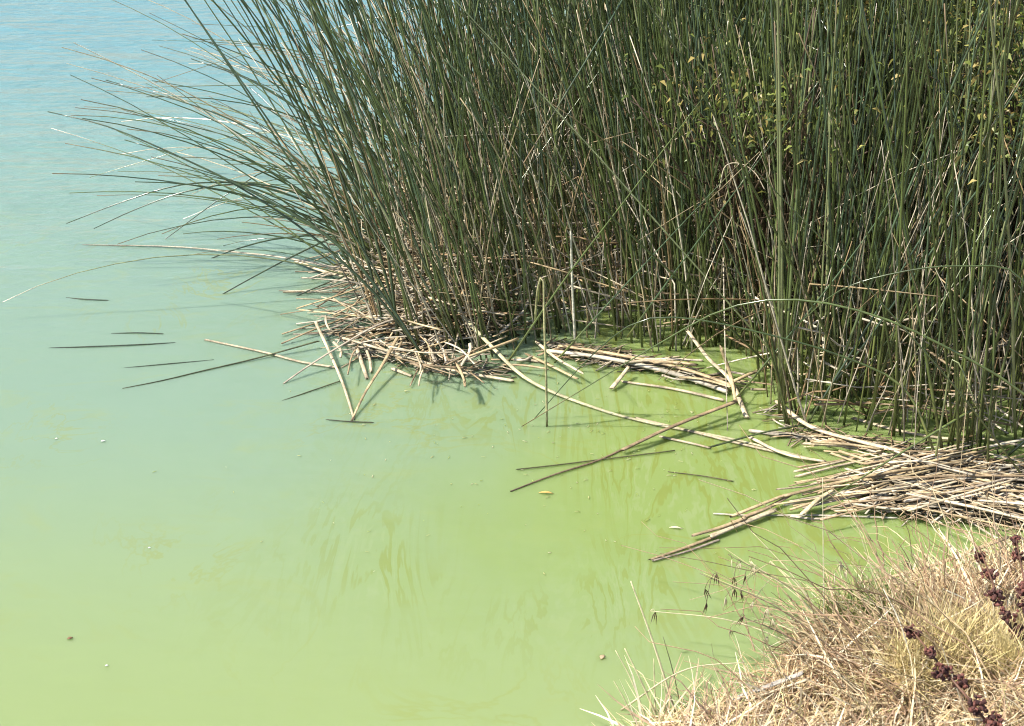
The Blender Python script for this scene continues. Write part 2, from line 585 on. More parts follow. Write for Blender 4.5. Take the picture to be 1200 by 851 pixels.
# ---- dead stems still standing among the green
n = 6400
db = sample_stand(n, 0.4)
mean, spread = lean_field(db)
P, R, ref = stems(db, rng.uniform(0.2, 1.05, n), mean * 0.8 + rng.normal(0, 0.15, n), rng.normal(0, 0.2, n), np.abs(rng.normal(0.08, 0.25, n)), rng.uniform(0.0017, 0.0036, n), N=7, kink=0.3)
parts = [tubes(P, R * 0.9, dead_tints(n, 7, 0.0), ref, 5, flat=0.75)]
# ---- litter lying and leaning between the stems
n = 4200
lb = sample_stand(n, 0.2)
az = rng.normal(0, 0.7, n) + np.where(rng.random(n) < 0.5, math.pi / 2, -math.pi / 2)
ln = rng.uniform(0.06, 0.42, n)
P = np.zeros((n, 4, 3))
tt = np.linspace(-0.5, 0.5, 4)
zc = np.abs(rng.normal(0, 0.10, n)) + 0.01
slope = rng.normal(0, 0.22, n)
for k, t in enumerate(tt):
    P[:, k, 0] = lb[:, 0] + np.sin(az) * ln * t
    P[:, k, 1] = lb[:, 1] + np.cos(az) * ln * t
    P[:, k, 2] = np.maximum(zc + slope * ln * t, 0.004)
P += rng.normal(0, 0.006, P.shape)
keep = in_poly(to_px(P[:, 0] * [1, 1, 0]), STAND) & in_poly(to_px(P[:, -1] * [1, 1, 0]), STAND)
P = P[keep]
n = len(P)
parts.append(tubes(P, np.repeat(rng.uniform(0.002, 0.0048, (n, 1)), 4, 1), dead_tints(n, 4), np.tile([0.01, 0.02, 1.0], (n, 1)), 5, flat=0.6))
# ---- the deep heap of fallen stems behind the left corner
n = 520
hb = sample_stand(n, 0.1, [(425, 318), (418, 380), (455, 398), (520, 412), (575, 400), (590, 300), (560, 232), (490, 246)])
ln = rng.uniform(0.12, 0.5, n)
az = rng.normal(math.pi / 2, 0.65, n)
hp = to_px(np.c_[hb, np.zeros(n)])
top = 0.03 + 0.10 * np.clip((hp[:, 0] - 410) / 110, 0, 1) * np.clip((400 - hp[:, 1]) / 70, 0.1, 1)
zc = rng.random(n) ** 0.7 * top + 0.005
tilt = rng.normal(0.08, 0.26, n)
tt = np.linspace(-0.6, 0.4, 5)
P = np.stack([np.stack([hb[:, 0] + np.sin(az) * ln * t, hb[:, 1] + np.cos(az) * ln * t, np.maximum(zc + tilt * ln * t - 0.25 * ln * t * t, 0.003)], -1) for t in tt], 1)
P += rng.normal(0, 0.003, P.shape)
parts.append(tubes(P, rng.uniform(0.0018, 0.0042, (n, 1)) * np.linspace(0.8, 1, 5)[None], dead_tints(n, 5) * 0.85, np.tile([0.01, 0.02, 1.0], (n, 1)), 5, flat=0.6))
V, F, CC = join(parts)
obj("reed_litter", new_mesh("reed_litter", V, F, CC, M_STRAW), label="brown tangle of dead reeds between the bulrush stems", category="dead reeds", kind="stuff")

# ------------------------------------------------------------------ single reeds one can point to
def reed(points, r0, r1, label, tint=None, dead=False, N=22, sides=7, name=None, group=None, category=None, flat=1.0):
    L = smooth_line(points, N)
    t = np.linspace(0, 1, N)
    R = (r0 + (r1 - r0) * t)[None, :]
    if tint is None:
        Ct = dead_tints(1, N) if dead else green_tints(1, N)
    else:
        Ct = np.array(tint)[None, None, :] * (0.85 + 0.3 * rng.random((1, N, 1)))
    d = norm(L[-1] - L[0])
    ref = np.array([0.02, 0.03, 1.0]) if abs(d[2]) < 0.75 else np.array([0.1, 1.0, 0.05])
    V, F, CC = tubes(L[None], R, Ct, ref[None], sides, flat=flat, ragged=0.004 if dead else 0.0)
    nm = name or ("dead_reed_stem" if dead else "bulrush_stem")
    return obj(nm, new_mesh(nm, V, F, CC, M_STRAW if dead else M_STEM), label=label, category=category or ("dead reed" if dead else "reed"), group=group)

def py(*pts):
    """(px, py, world y) control points"""
    return [at_y(*p) for p in pts]

GR_L = "long reeds arching over the open water"
H = [
    (py((500, 425, 4.27), (455, 355, 4.30), (400, 290, 4.35), (320, 238, 4.42), (215, 186, 4.5), (125, 148, 4.58), (56, 131, 4.64)), "longest green reed reaching furthest over the open water, straight and tapering", 0.0055),
    (py((492, 412, 4.35), (440, 345, 4.36), (372, 282, 4.4), (290, 225, 4.45), (210, 184, 4.5), (146, 164, 4.55)), "dark reed leaning parallel just below the longest reed", 0.0052),
    (py((478, 400, 4.4), (430, 300, 4.45), (352, 192, 4.5), (290, 150, 4.55), (225, 123, 4.6), (124, 94, 4.7)), "thin reed bowing over the water above the longest reed", 0.0045),
    (py((470, 395, 4.45), (430, 250, 4.5), (370, 150, 4.55), (300, 98, 4.6), (224, 69, 4.66)), "stiff dark reed ending in a point against the upper blue water", 0.005),
    (py((452, 392, 4.45), (424, 280, 4.5), (385, 168, 4.55), (332, 66, 4.6), (270, -20, 4.65)), "dark steep reed leaning out of the frame at the stand's left flank", 0.0056),
    (py((468, 405, 4.4), (446, 250, 4.45), (400, 125, 4.5), (345, 50, 4.55), (300, -25, 4.6)), "second steep dark reed from the left flank, crossing the brown tangle", 0.0056),
    (py((450, 330, 5.0), (420, 265, 5.0), (380, 240, 5.0), (330, 221, 5.0), (280, 214, 5.0), (210, 217, 5.0), (140, 238, 5.0), (78, 262, 5.0)), "drooping reed arching low with its tip furthest down the blue water", 0.0048),
    (py((455, 340, 4.95), (415, 272, 4.95), (360, 237, 4.95), (290, 216, 4.95), (220, 224, 4.95), (160, 245, 4.95), (110, 268, 4.95)), "drooping reed arching low just under its twin", 0.0048),
    (py((470, 340, 4.9), (440, 280, 4.9), (400, 276, 4.88), (350, 297, 4.84), (280, 334, 4.78), (192, 385, 4.7)), "straight green reed dipping its tip into the water beyond the straw", 0.0046),
    (py((470, 350, 4.8), (440, 312, 4.8), (400, 325, 4.78), (350, 346, 4.75), (281, 379, 4.7)), "short pale green reed dipping into the water below the drooping ones", 0.0042),
    (py((455, 320, 5.1), (420, 278, 5.1), (340, 278, 5.08), (280, 291, 5.06), (200, 321, 5.02), (120, 343, 5.0)), "low dark reed bending down to the pale ripples", 0.0042),
    (py((450, 300, 5.3), (400, 210, 5.3), (330, 195, 5.3), (270, 225, 5.25), (190, 283, 5.2), (142, 316, 5.15)), "thin reed curving down to a white speck on the water", 0.0036),
    (py((470, 300, 5.4), (440, 180, 5.4), (380, 160, 5.4), (290, 157, 5.45), (200, 180, 5.5), (105, 208, 5.5)), "faint thin reed arching flat above the drooping pair", 0.0036),
    (py((470, 250, 5.7), (430, 130, 5.7), (370, 104, 5.7), (290, 100, 5.75), (150, 103, 5.8)), "flat thin reed pointing straight out over the upper water", 0.0036),
    (py((480, 220, 5.9), (430, 90, 5.9), (340, 58, 5.95), (260, 50, 6.0), (178, 47, 6.05)), "green reed with a flat bow high over the water", 0.0038),
    (py((490, 200, 6.1), (440, 60, 6.1), (350, 36, 6.1), (290, 31, 6.1), (225, 28, 6.1)), "highest flat reed bowing over the sparkling water", 0.0036),
    (py((1235, 520, 3.62), (1200, 462, 3.64), (1105, 405, 3.68), (1020, 368, 3.73), (930, 351, 3.79), (850, 362, 3.84), (770, 404, 3.88), (690, 452, 3.91), (608, 502, 3.92)), "longest bowed reed arching before the stand down to the lime water", 0.0048),
    (py((1095, 530, 3.76), (1060, 455, 3.80), (985, 417, 3.84), (900, 392, 3.88), (805, 373, 3.93), (745, 378, 3.95), (690, 420, 3.97), (625, 492, 3.96)), "grey green bowed reed just below the longest arch", 0.0046),
    (py((1240, 430, 3.58), (1195, 325, 3.6), (1130, 312, 3.62), (1060, 318, 3.65), (985, 340, 3.68), (930, 385, 3.72)), "thin green reed arching across the upright stems near the right edge", 0.0038),
    (py((1145, 477, 3.78), (1090, 510, 3.7), (1040, 541, 3.63), (1000, 566, 3.56), (960, 590, 3.49)), "fresh green broken reed lying diagonally over the straw mat", 0.005),
    (py((1096, 540, 3.72), (1104, 490, 3.71), (1114, 428, 3.70), (1118, 424, 3.70), (1126, 430, 3.69), (1146, 480, 3.66)), "green reed snapped over into a sharp hook near the right edge", 0.0046),
    (py((925, 500, 3.92), (905, 420, 3.93), (870, 330, 3.95), (830, 240, 3.98), (800, 160, 4.0)), "dark reed leaning far left out of the forward clump", 0.0046),
    (py((590, 432, 4.25), (660, 330, 4.2), (740, 225, 4.15), (850, 80, 4.1)), "straight pale reed slanting up from behind the diagonal straw", 0.0042),
    (py((650, 425, 4.28), (720, 348, 4.2), (800, 262, 4.12), (870, 188, 4.05)), "second pale reed slanting up across the stand's middle", 0.0038),
    (py((735, 395, 4.3), (790, 320, 4.2), (850, 240, 4.1), (960, 95, 4.0)), "third pale reed slanting up, crossing the shrub leaves", 0.0036),
    (py((860, 470, 4.05), (960, 350, 3.95), (1040, 240, 3.9), (1100, 130, 3.85)), "green reed slanting steeply across the upright stems of the stand", 0.004),
    (py((1200, 560, 3.63), (1120, 455, 3.6), (1010, 330, 3.58), (900, 215, 3.55), (800, 110, 3.5)), "dark thin reed slanting backward across the right part of the stand", 0.0034),
]
for i, (pts, lab, r) in enumerate(H):
    r *= 0.86 if i < 12 else 0.74
    reed(pts, r, r * 0.3, lab, tint=(0.036, 0.055, 0.018) if i < 12 else None)

reed(py((641, 500, 3.92), (640, 440, 3.92), (638, 380, 3.93), (637, 330, 3.94), (634, 325, 3.94), (630, 340, 3.95), (627, 375, 3.97)), 0.003, 0.0028, "thin straw coloured reed standing alone, folded over at its top", tint=(0.44, 0.40, 0.20), dead=True)
reed(py((674, 400, 4.33), (671, 340, 4.33), (669, 272, 4.33)), 0.0036, 0.003, "bleached white broken reed standing upright in the stand's middle", tint=(0.72, 0.66, 0.52), dead=True)
reed(py((843, 222, 4.1), (850, 195, 4.1), (868, 192, 4.1), (885, 203, 4.08), (896, 222, 4.06)), 0.0014, 0.0012, "pale dead reed bent over high in the stand", tint=(0.55, 0.46, 0.32), dead=True)

# floating and fallen straw, each traced where it lies on the water
def flat_reed(pp, r0, r1, label, z=0.003, tint=None, **k):
    r0, r1 = r0 * 0.8, r1 * 0.8
    pts = [at(p[0], p[1], p[2] if len(p) > 2 else z) for p in pp]
    return reed(pts, r0, r1, label, tint=tint, dead=True, flat=k.pop('flat', 0.55), **k)

PALE, TAN, GREY, BROWN = (0.60, 0.49, 0.32), (0.48, 0.36, 0.20), (0.42, 0.35, 0.26), (0.16, 0.11, 0.06)
flat_reed([(535, 362, .10), (575, 405, .05), (622, 447, .012), (700, 479), (772, 498), (860, 515), (962, 541)], 0.0085, 0.005, "longest pale straw running diagonally from the stand across lime water", tint=(0.60, 0.55, 0.32), N=30)
flat_reed([(240, 398, .001), (310, 413), (352, 424), (396, 431)], 0.005, 0.006, "pale straw floating furthest out, beyond the straw heap's tip", tint=PALE)
flat_reed([(762, 656), (800, 643), (838, 629)], 0.0045, 0.0068, "light brown straw at the very tip of the floating bundle", tint=TAN)
flat_reed([(766, 657), (806, 646), (842, 633)], 0.0035, 0.005, "thin straw doubling the bundle's tip straw", tint=GREY)
flat_reed([(814, 627, .012), (845, 618, .014), (874, 607, .016)], 0.006, 0.007, "short straw with a dark cut end near the bundle's tip", tint=TAN)
flat_reed([(832, 629, .008), (868, 614, .01), (908, 598, .012)], 0.010, 0.009, "thickest flat straw of the floating bundle", tint=(0.56, 0.46, 0.30), flat=0.45)
flat_reed([(858, 605, .014), (890, 592, .02), (918, 581, .022)], 0.0062, 0.006, "straw lying along the upper side of the floating bundle", tint=TAN)
flat_reed([(872, 606, .012), (902, 594, .012), (930, 578, .018)], 0.007, 0.006, "brownish straw in the middle of the floating bundle", tint=(0.40, 0.29, 0.17))
flat_reed([(838, 602), (880, 604), (960, 604), (1050, 607)], 0.0035, 0.004, "thin white straw running level through the floating bundle", tint=(0.66, 0.60, 0.46))
flat_reed([(940, 603, .02), (958, 586, .03), (975, 575, .035)], 0.008, 0.006, "stubby tan straw end poking out of the mat", tint=(0.60, 0.48, 0.28))
flat_reed([(916, 582, .02), (980, 566, .03), (1050, 552, .035), (1130, 541, .03)], 0.007, 0.006, "long tan straw crossing the mat to the upper right", tint=TAN)
flat_reed([(598, 576, .001), (650, 556), (700, 540), (735, 524), (775, 506, .02), (862, 470, .03)], 0.003, 0.0065, "dark brown broken stalk slanting over the lime water", tint=(0.24, 0.17, 0.10))
flat_reed([(730, 527, .012), (790, 499, .03), (862, 471, .045)], 0.007, 0.0075, "brown split straw lying on the dark broken stalk", tint=(0.32, 0.23, 0.13))
flat_reed([(607, 550, .003), (660, 544, .003), (700, 539, .003), (790, 528, .003)], 0.003, 0.003, "thin dark stalk crossing under the brown broken stalk", tint=(0.13, 0.13, 0.05))
flat_reed([(784, 553, .001), (825, 558, .003), (859, 564, .002)], 0.002, 0.003, "small dark twig floating alone below the crossing straws", tint=(0.17, 0.14, 0.06))
flat_reed([(745, 490), (820, 508), (880, 523), (962, 541)], 0.006, 0.006, "pale straw beside the end of the longest straw", tint=PALE)
flat_reed([(832, 524, .015), (890, 508, .02), (940, 498, .02)], 0.0045, 0.004, "dark green stalk lying at the foot of the forward clump", tint=(0.06, 0.08, 0.03))
flat_reed([(775, 512), (812, 520), (832, 525)], 0.006, 0.005, "short pale straw below the crossing of the stalks", tint=PALE)
flat_reed([(640, 411, .012), (700, 418, .015), (760, 430, .015), (810, 444, .012), (853, 459, .01)], 0.010, 0.013, "thick bleached straw log floating before the stand's middle", tint=(0.60, 0.53, 0.40))
flat_reed([(655, 405, .02), (720, 415, .025), (800, 432, .02), (858, 452, .02)], 0.008, 0.008, "tan straw log behind the thick bleached log", tint=TAN)
flat_reed([(728, 447), (790, 456), (848, 469)], 0.006, 0.008, "cream straw floating alone in front of the bleached log", tint=PALE)
flat_reed([(717, 455, .008), (726, 444, .018), (736, 431, .03)], 0.0085, 0.006, "short stub of straw poking down from the bleached log", tint=PALE)
flat_reed([(806, 388, .10), (830, 420, .06), (856, 446, .03), (875, 489, .006)], 0.007, 0.0085, "pale stiff straw propped steeply beside the bleached log", tint=PALE)
flat_reed([(845, 408, .12), (856, 440, .05), (862, 470, .01)], 0.006, 0.006, "narrow tan straw leaning on the propped pale straw", tint=TAN)
flat_reed([(880, 505), (940, 513), (1000, 523), (1060, 538), (1110, 545)], 0.0095, 0.009, "thick whitish straw forming the mat's upper rim below the forward clump", tint=(0.58, 0.50, 0.38))
flat_reed([(878, 512, .01), (920, 532, .01), (967, 541, .01)], 0.007, 0.006, "pale straw slanting off the rim straw to the open water", tint=PALE)
flat_reed([(910, 470, .02), (950, 500, .015), (1010, 518, .02), (1060, 530, .02)], 0.009, 0.009, "flattened straw winding between the feet of the forward clump", tint=PALE)
flat_reed([(1000, 490), (1050, 504), (1100, 513), (1140, 516)], 0.0075, 0.007, "pale straw floating among the front row stems by the right edge", tint=PALE)
flat_reed([(370, 378, .04), (385, 410, .025), (402, 450, .012), (415, 491, .002)], 0.006, 0.004, "pale straw sloping down from the straw heap, left arm of the V", tint=PALE)
flat_reed([(412, 493, .002), (428, 460, .02), (448, 428, .035), (466, 395, .06)], 0.0035, 0.006, "tan straw sloping up to the straw heap, right arm of the V", tint=TAN)
flat_reed([(386, 492, .002), (410, 494, .002), (436, 495, .002)], 0.0025, 0.003, "dark stalk floating level at the V's point", tint=(0.10, 0.10, 0.05))
flat_reed([(402, 396, .04), (470, 416, .035), (530, 434, .015), (600, 446, .006)], 0.006, 0.008, "long cream straw across the front of the straw heap", tint=PALE)
flat_reed([(460, 432), (475, 438), (483, 441)], 0.009, 0.006, "stubby straw piece floating below the cream straw", tint=PALE)
flat_reed([(418, 407, .02), (424, 425, .012), (430, 443, .004)], 0.0075, 0.0065, "wide pale straw hanging from the straw heap into the water", tint=PALE)
flat_reed([(427, 405, .025), (433, 420, .015), (435, 436, .004)], 0.005, 0.005, "narrow pale straw hanging beside the wide one", tint=PALE)
flat_reed([(333, 449, .001), (360, 430, .02), (400, 405, .05), (450, 378, .08), (520, 360, .1)], 0.0035, 0.006, "grey stalk lying over the straw heap with its tip in the water", tint=GREY)
flat_reed([(145, 455, .0), (190, 446, .001), (240, 434, .002), (300, 420, .004), (372, 400, .02)], 0.0025, 0.0045, "long dark half sunken stalk left of the straw heap", tint=(0.10, 0.11, 0.05))
flat_reed([(58, 408, -.001), (110, 406, .002), (160, 404, .002), (203, 402, -.001)], 0.0032, 0.0036, "dark stalk floating level and furthest out on the pale green water", tint=(0.07, 0.10, 0.06))
flat_reed([(130, 391, -.001), (160, 390, .002), (190, 391, .001)], 0.003, 0.003, "short dark stalk floating where a reed tip meets the water", tint=(0.07, 0.10, 0.06))
flat_reed([(130, 433, -.002), (190, 427, .001), (250, 422, -.001)], 0.0028, 0.003, "faint reed shadow modelled as a sunken stalk between two darker floating stalks", tint=(0.10, 0.14, 0.09))  # shadow of a reed on the water, put in as a dark stalk
flat_reed([(330, 470, -.001), (365, 458, .002), (400, 446, .003)], 0.0025, 0.003, "thin dark stalk floating left of the V of straws", tint=(0.12, 0.13, 0.06))
flat_reed([(78, 349, -.001), (105, 351, .002), (127, 352, 0)], 0.003, 0.003, "short dark stalk adrift on the pale ripples", tint=(0.08, 0.10, 0.06))
flat_reed([(100, 287, .0), (200, 289, .004), (270, 295, .008), (340, 303, .015), (420, 320, .03)], 0.003, 0.0075, "thin bleached stalk floating out from behind the straw heap", tint=(0.50, 0.44, 0.32))
flat_reed([(345, 305, .01), (380, 318, .015), (420, 328, .02)], 0.009, 0.008, "thick pale straw floating left of the brown tangle", tint=PALE)

# heaped straw: the mat by the bank, the heap at the stand's left corner, the strip before its middle
TINT_WORDS = [(PALE, "cream"), ((0.68, 0.58, 0.42), "bleached"), (TAN, "tan"), (GREY, "grey"), ((0.58, 0.45, 0.25), "yellowish"), ((0.36, 0.26, 0.15), "brown")]
def heap(n, gen, where, group, r=(0.0022, 0.0048)):
    for _ in range(n):
        (x1, y1), (x2, y2), z = gen()
        mid = ((x1 + x2) / 2 + random.uniform(-6, 6), (y1 + y2) / 2 + random.choice((random.uniform(-2, 2), random.uniform(-6, 6))))
        z2 = max(0.001, z + random.uniform(-.012, .012))
        pts = [at(x1, y1, z), at(*mid, (z + z2) / 2), at(x2, y2, z2)]
        c, word = random.choice(TINT_WORDS)
        rr = random.uniform(*r)
        L = math.hypot(x2 - x1, y2 - y1)
        a = math.degrees(math.atan2(y1 - y2, x2 - x1))
        pose = "level" if abs(a) < 6 else "steep" if abs(a) > 40 else "rising to the right" if a > 0 else "falling to the right"
        size = "short" if L < 45 else "long" if L > 110 else "middling"
        wide = "wide" if rr > 0.4 * r[0] + 0.6 * r[1] else "narrow"
        reed(pts, rr, rr * random.uniform(0.7, 1.0), f"{size} {wide} {word} straw {pose} {where}".replace("middling ", ""), tint=tuple(np.array(c) * random.uniform(0.85, 1.12)), dead=True, N=7, sides=6, group=group, flat=random.uniform(0.35, 0.8))

def mat_gen():
    u = random.random()
    if u < 0.42:                                   # left tail, rising to the right
        x, L = random.uniform(905, 1090), random.uniform(60, 170)
        y = random.uniform(548, 600) - (x - 905) * 0.10 + random.uniform(0, 18)
        a = random.gauss(-0.20, 0.10)
    elif u < 0.80:                                 # right fan, sloping down to the right
        x, L = random.uniform(1040, 1200), random.uniform(70, 190)
        y = random.uniform(548, 596)
        a = random.gauss(0.20, 0.13)
    else:                                          # upper rim
        x, L = random.uniform(930, 1150), random.uniform(60, 160)
        y = 512 + (x - 930) * 0.16 + random.uniform(-6, 14)
        a = random.gauss(0.14, 0.09)
    return (x, y), (x + L * math.cos(a), y + L * math.sin(a)), random.uniform(0.001, 0.032)

def corner_gen():
    x, y = random.uniform(372, 560), 0
    y = np.interp(x, (372, 450, 560), (388, 405, 428)) + random.gauss(-8, 12)
    a = random.choice((random.gauss(0.25, 0.3), random.gauss(-0.35, 0.3), random.gauss(1.2, 0.35)))
    L = random.uniform(20, 95) * (0.55 if a > 0.9 else 1)
    x2, y2 = x + L * math.cos(a), y + L * math.sin(a)
    return (x, y), (x2, min(y2, 452)), random.uniform(0.006, 0.07)

def tangle_gen():
    x, y = random.uniform(385, 560), random.uniform(285, 385)
    x = max(x, 395 + (385 - y) * 0.15)
    a = random.gauss(-0.05, 0.28)
    L = random.uniform(50, 150)
    return (x - L * .4, y - L * .4 * math.sin(a)), (x + L * .6, y + L * .6 * math.sin(a)), random.uniform(0.01, 0.12)

def strip_gen():
    x = random.uniform(560, 880)
    y = np.interp(x, (560, 640, 760, 880), (432, 408, 424, 452)) + random.gauss(0, 5)
    a = random.gauss(0.12, 0.25)
    L = random.uniform(15, 70)
    return (x, y), (x + L * math.cos(a), y + L * math.sin(a)), random.uniform(0.004, 0.03)

heap(172, mat_gen, "in the straw mat by the bank", "straws of the mat by the bank")
heap(42, corner_gen, "in the heap at the stand's left corner", "straws jumbled at the left corner", (0.0022, 0.0048))
heap(24, tangle_gen, "in the tangle behind the left corner", "fallen straws behind the left corner", (0.0026, 0.005))
heap(26, strip_gen, "at the feet of the stand's middle", "straw scraps before the stand's middle", (0.0028, 0.006))

# broken bits filling the gaps of the floating straw
def fragments(n, poly, zmax):
    b_ = sample_stand(n, 0.3, poly)
    az_ = rng.normal(math.pi / 2, 0.6, n)
    h = rng.uniform(0.008, 0.06, n)
    z = rng.random(n) * zmax + 0.001
    d = np.stack([np.sin(az_), np.cos(az_), rng.normal(0, 0.08, n)], -1) * h[:, None]
    c_ = np.c_[b_, z]
    P_ = np.stack([c_ - d, c_ + rng.normal(0, 0.002, (n, 3)), c_ + d], 1)
    P_[..., 2] = np.maximum(P_[..., 2], 0.0005)
    return tubes(P_, np.repeat(rng.uniform(0.001, 0.0036, (n, 1)), 3, 1), dead_tints(n, 3) * 0.85, np.tile([0.01, 0.02, 1.0], (n, 1)), 4, flat=0.4)

V, F, CC = join([fragments(850, [(1000, 598), (1030, 560), (1060, 535), (1120, 540), (1215, 545), (1215, 622), (1060, 608)], 0.02),
                 fragments(220, [(640, 402), (720, 412), (850, 448), (862, 462), (780, 440), (650, 420)], 0.014),
                 fragments(200, [(375, 385), (460, 402), (600, 430), (600, 446), (500, 436), (400, 412)], 0.014),
                 fragments(160, [(895, 470), (930, 498), (1060, 520), (1200, 548), (1200, 556), (1050, 530), (920, 514)], 0.012)])
obj("straw_debris", new_mesh("straw_debris", V, F, CC, M_STRAW), label="broken straw bits filling the gaps of the floating mats", category="debris", kind="stuff")

# ------------------------------------------------------------------ shrub leaves showing between the reeds
def leaf_cloud(centres, radii, n, size, tints):
    M = n
    k = rng.integers(0, len(centres), M)
    c = np.asarray(centres)[k] + rng.normal(0, 1, (M, 3)) * np.asarray(radii)[k][:, None] * [0.5, 0.5, 0.45]
    d = norm(rng.normal(0, 1, (M, 3)) + [0, 0, 0.3])
    L = rng.uniform(0.6, 1.3, M) * size
    P = np.stack([c, c + d * L[:, None] * 0.5 + [0, 0, 0.004], c + d * L[:, None] - [0, 0, 0.004]], 1)
    Wd = np.stack([L * 0.03, L * 0.17, L * 0.01], 1)
    C = np.repeat((np.asarray(tints)[rng.integers(0, len(tints), M)] * rng.uniform(0.7, 1.25, (M, 1)))[:, None, :], 3, 1)
    return ribbons(P, Wd, C, norm(rng.normal(0, 1, (M, 3)))), c

def shrub(base, tops, radii, n, size, label):
    root = bpy.data.objects.new("leafy_shrub", None)
    COL.objects.link(root)
    root.location = base
    root["label"], root["category"] = label, "shrub"
    root["group"] = "shrubs growing through the reeds"
    tops = [np.array(t) - np.array(base) for t in tops]
    (V, F, CC), c = leaf_cloud(tops, radii, n, size, [(0.20, 0.24, 0.05), (0.14, 0.19, 0.04), (0.34, 0.33, 0.09), (0.10, 0.14, 0.04), (0.36, 0.28, 0.09)])
    o = obj("leaves", new_mesh("leaves", V, F, CC, M_LEAF, False), root)
    o["kind"] = "stuff"
    lines = []
    for t in tops:
        for _ in range(7):
            e = t + rng.normal(0, 0.1, 3)
            lines.append(smooth_line([np.zeros(3), t * 0.5 + rng.normal(0, 0.06, 3), e], 8))
    Lp = np.array(lines)
    R = np.repeat(np.linspace(0.006, 0.0015, 8)[None], len(Lp), 0)
    V, F, CC = tubes(Lp, R, np.tile([0.12, 0.08, 0.05], (len(Lp), 8, 1)), np.tile([0.3, 1.0, 0.1], (len(Lp), 1)), 5)
    obj("branches", new_mesh("branches", V, F, CC, M_STRAW), root)

shrub((0.75, 4.6, 0.0), [at_y(825, 90, 4.4), at_y(850, 125, 4.35), at_y(885, 122, 4.3), at_y(950, 112, 4.1), at_y(915, 130, 4.2), at_y(825, 130, 4.35)], [.17, .15, .17, .17, .14, .15], 620, 0.022, "yellow green leafy shrub showing through the reeds above the stand's middle")
shrub((1.45, 4.9, 0.0), [at_y(1150, 20, 4.3), at_y(1190, 60, 4.1), at_y(1178, 120, 4.05), at_y(1140, 60, 4.3), at_y(1200, 150, 3.95), at_y(1195, 5, 4.1)], [.17, .17, .16, .15, .14, .16], 1500, 0.024, "olive leafy shrub behind the reeds in the upper right corner")
shrub((1.1, 5.0, 0.0), [at_y(1000, 5, 4.7), at_y(1010, 20, 4.8), at_y(960, -10, 4.8)], [.09, .09, .09], 600, 0.034, "small green shrub glimpsed behind the reed tops beside the olive shrub")

# ------------------------------------------------------------------ dry grass of the bank
GRASS_T = np.array([(0.74, 0.60, 0.38), (0.70, 0.54, 0.30), (0.80, 0.68, 0.47), (0.60, 0.42, 0.24), (0.74, 0.55, 0.29), (0.46, 0.31, 0.20), (0.58, 0.52, 0.24), (0.30, 0.19, 0.11), (0.36, 0.24, 0.13)])
FRAME = [(640, 560), (1290, 560), (1290, 960), (560, 960)]

def grass(n, lo, hi, flatness, width, tints, poly, edge_min=0.012, green=False):
    pts = np.zeros((0, 2))
    cor = np.array([at(*p)[:2] for p in poly])
    while len(pts) < n:
        p = rng.uniform(cor.min(0), cor.max(0), (n * 2, 2))
        d = edge_distance(p)
        ok = (d > edge_min) & in_poly(to_px(np.c_[p, np.full(len(p), 0.08)]), poly)
        pts = np.vstack([pts, p[ok]])
    pts = pts[:n]
    z = np.maximum(bank_height(pts), 0.0)
    L = rng.uniform(lo, hi, n)
    az = rng.uniform(0, 2 * math.pi, n)
    tilt = np.clip(rng.normal(flatness, 0.35, n), 0.05, 1.5)
    N = 5
    t = np.linspace(0, 1, N)
    ang = np.minimum(tilt[:, None] + rng.uniform(0, 0.7, n)[:, None] * t[None] ** 1.5, 1.62)
    ds = (L / (N - 1))[:, None]
    r = np.c_[np.zeros(n), np.cumsum((np.sin(ang) * ds)[:, :-1], 1)]
    h = np.c_[np.zeros(n), np.cumsum((np.cos(ang) * ds)[:, :-1], 1)]
    P = np.stack([pts[:, :1] + r * np.cos(az)[:, None], pts[:, 1:] + r * np.sin(az)[:, None], z[:, None] + h], -1)
    P += np.cumsum(rng.normal(0, 0.0045, P.shape), 1)
    gz = np.maximum(bank_height(P.reshape(-1, 3)[:, :2]), 0.0).reshape(n, N)
    P[..., 2] = np.maximum(P[..., 2], gz + 0.003 + rng.random((n, 1)) * 0.012)
    Wd = width * rng.uniform(0.6, 1.3, (n, 1)) * (1 - 0.85 * t[None] ** 2)
    C = np.repeat((tints[rng.integers(0, len(tints), n)] * rng.uniform(0.75, 1.2, (n, 1)))[:, None, :], N, 1)
    side = norm(np.stack([rng.normal(0, .4, n), rng.normal(0, .4, n), np.ones(n)], -1))
    return ribbons(P, Wd, C, side)

g = [grass(7000, 0.03, 0.10, 1.3, 0.0015, GRASS_T, FRAME), grass(2200, 0.05, 0.15, 0.9, 0.0012, GRASS_T, FRAME),
     grass(900, 0.04, 0.10, 0.4, 0.0012, np.array([(0.16, 0.24, 0.07), (0.28, 0.32, 0.09)]), [(960, 690), (1060, 690), (1060, 760), (960, 760)]),
     grass(1600, 0.05, 0.14, 0.5, 0.0012, np.array([(0.56, 0.46, 0.20), (0.66, 0.54, 0.27)]), [(1040, 780), (1210, 720), (1210, 860), (1040, 860)])]
g.append(grass(3600, 0.03, 0.12, 1.45, 0.0014, np.array([(0.48, 0.31, 0.17), (0.57, 0.40, 0.22), (0.30, 0.18, 0.10), (0.70, 0.53, 0.31)]), [(910, 760), (980, 715), (1130, 665), (1215, 635), (1215, 740), (1120, 800), (910, 812)]))
g.append(grass(1700, 0.06, 0.2, 1.35, 0.0024, np.array([(0.70, 0.62, 0.44), (0.60, 0.48, 0.28), (0.40, 0.28, 0.18)]), FRAME))
V, F, CC = join(g)
obj("dry_grass", new_mesh("dry_grass", V, F, CC, M_GRASS, False), label="matted straw coloured dry grass covering the bank", category="grass", kind="stuff")

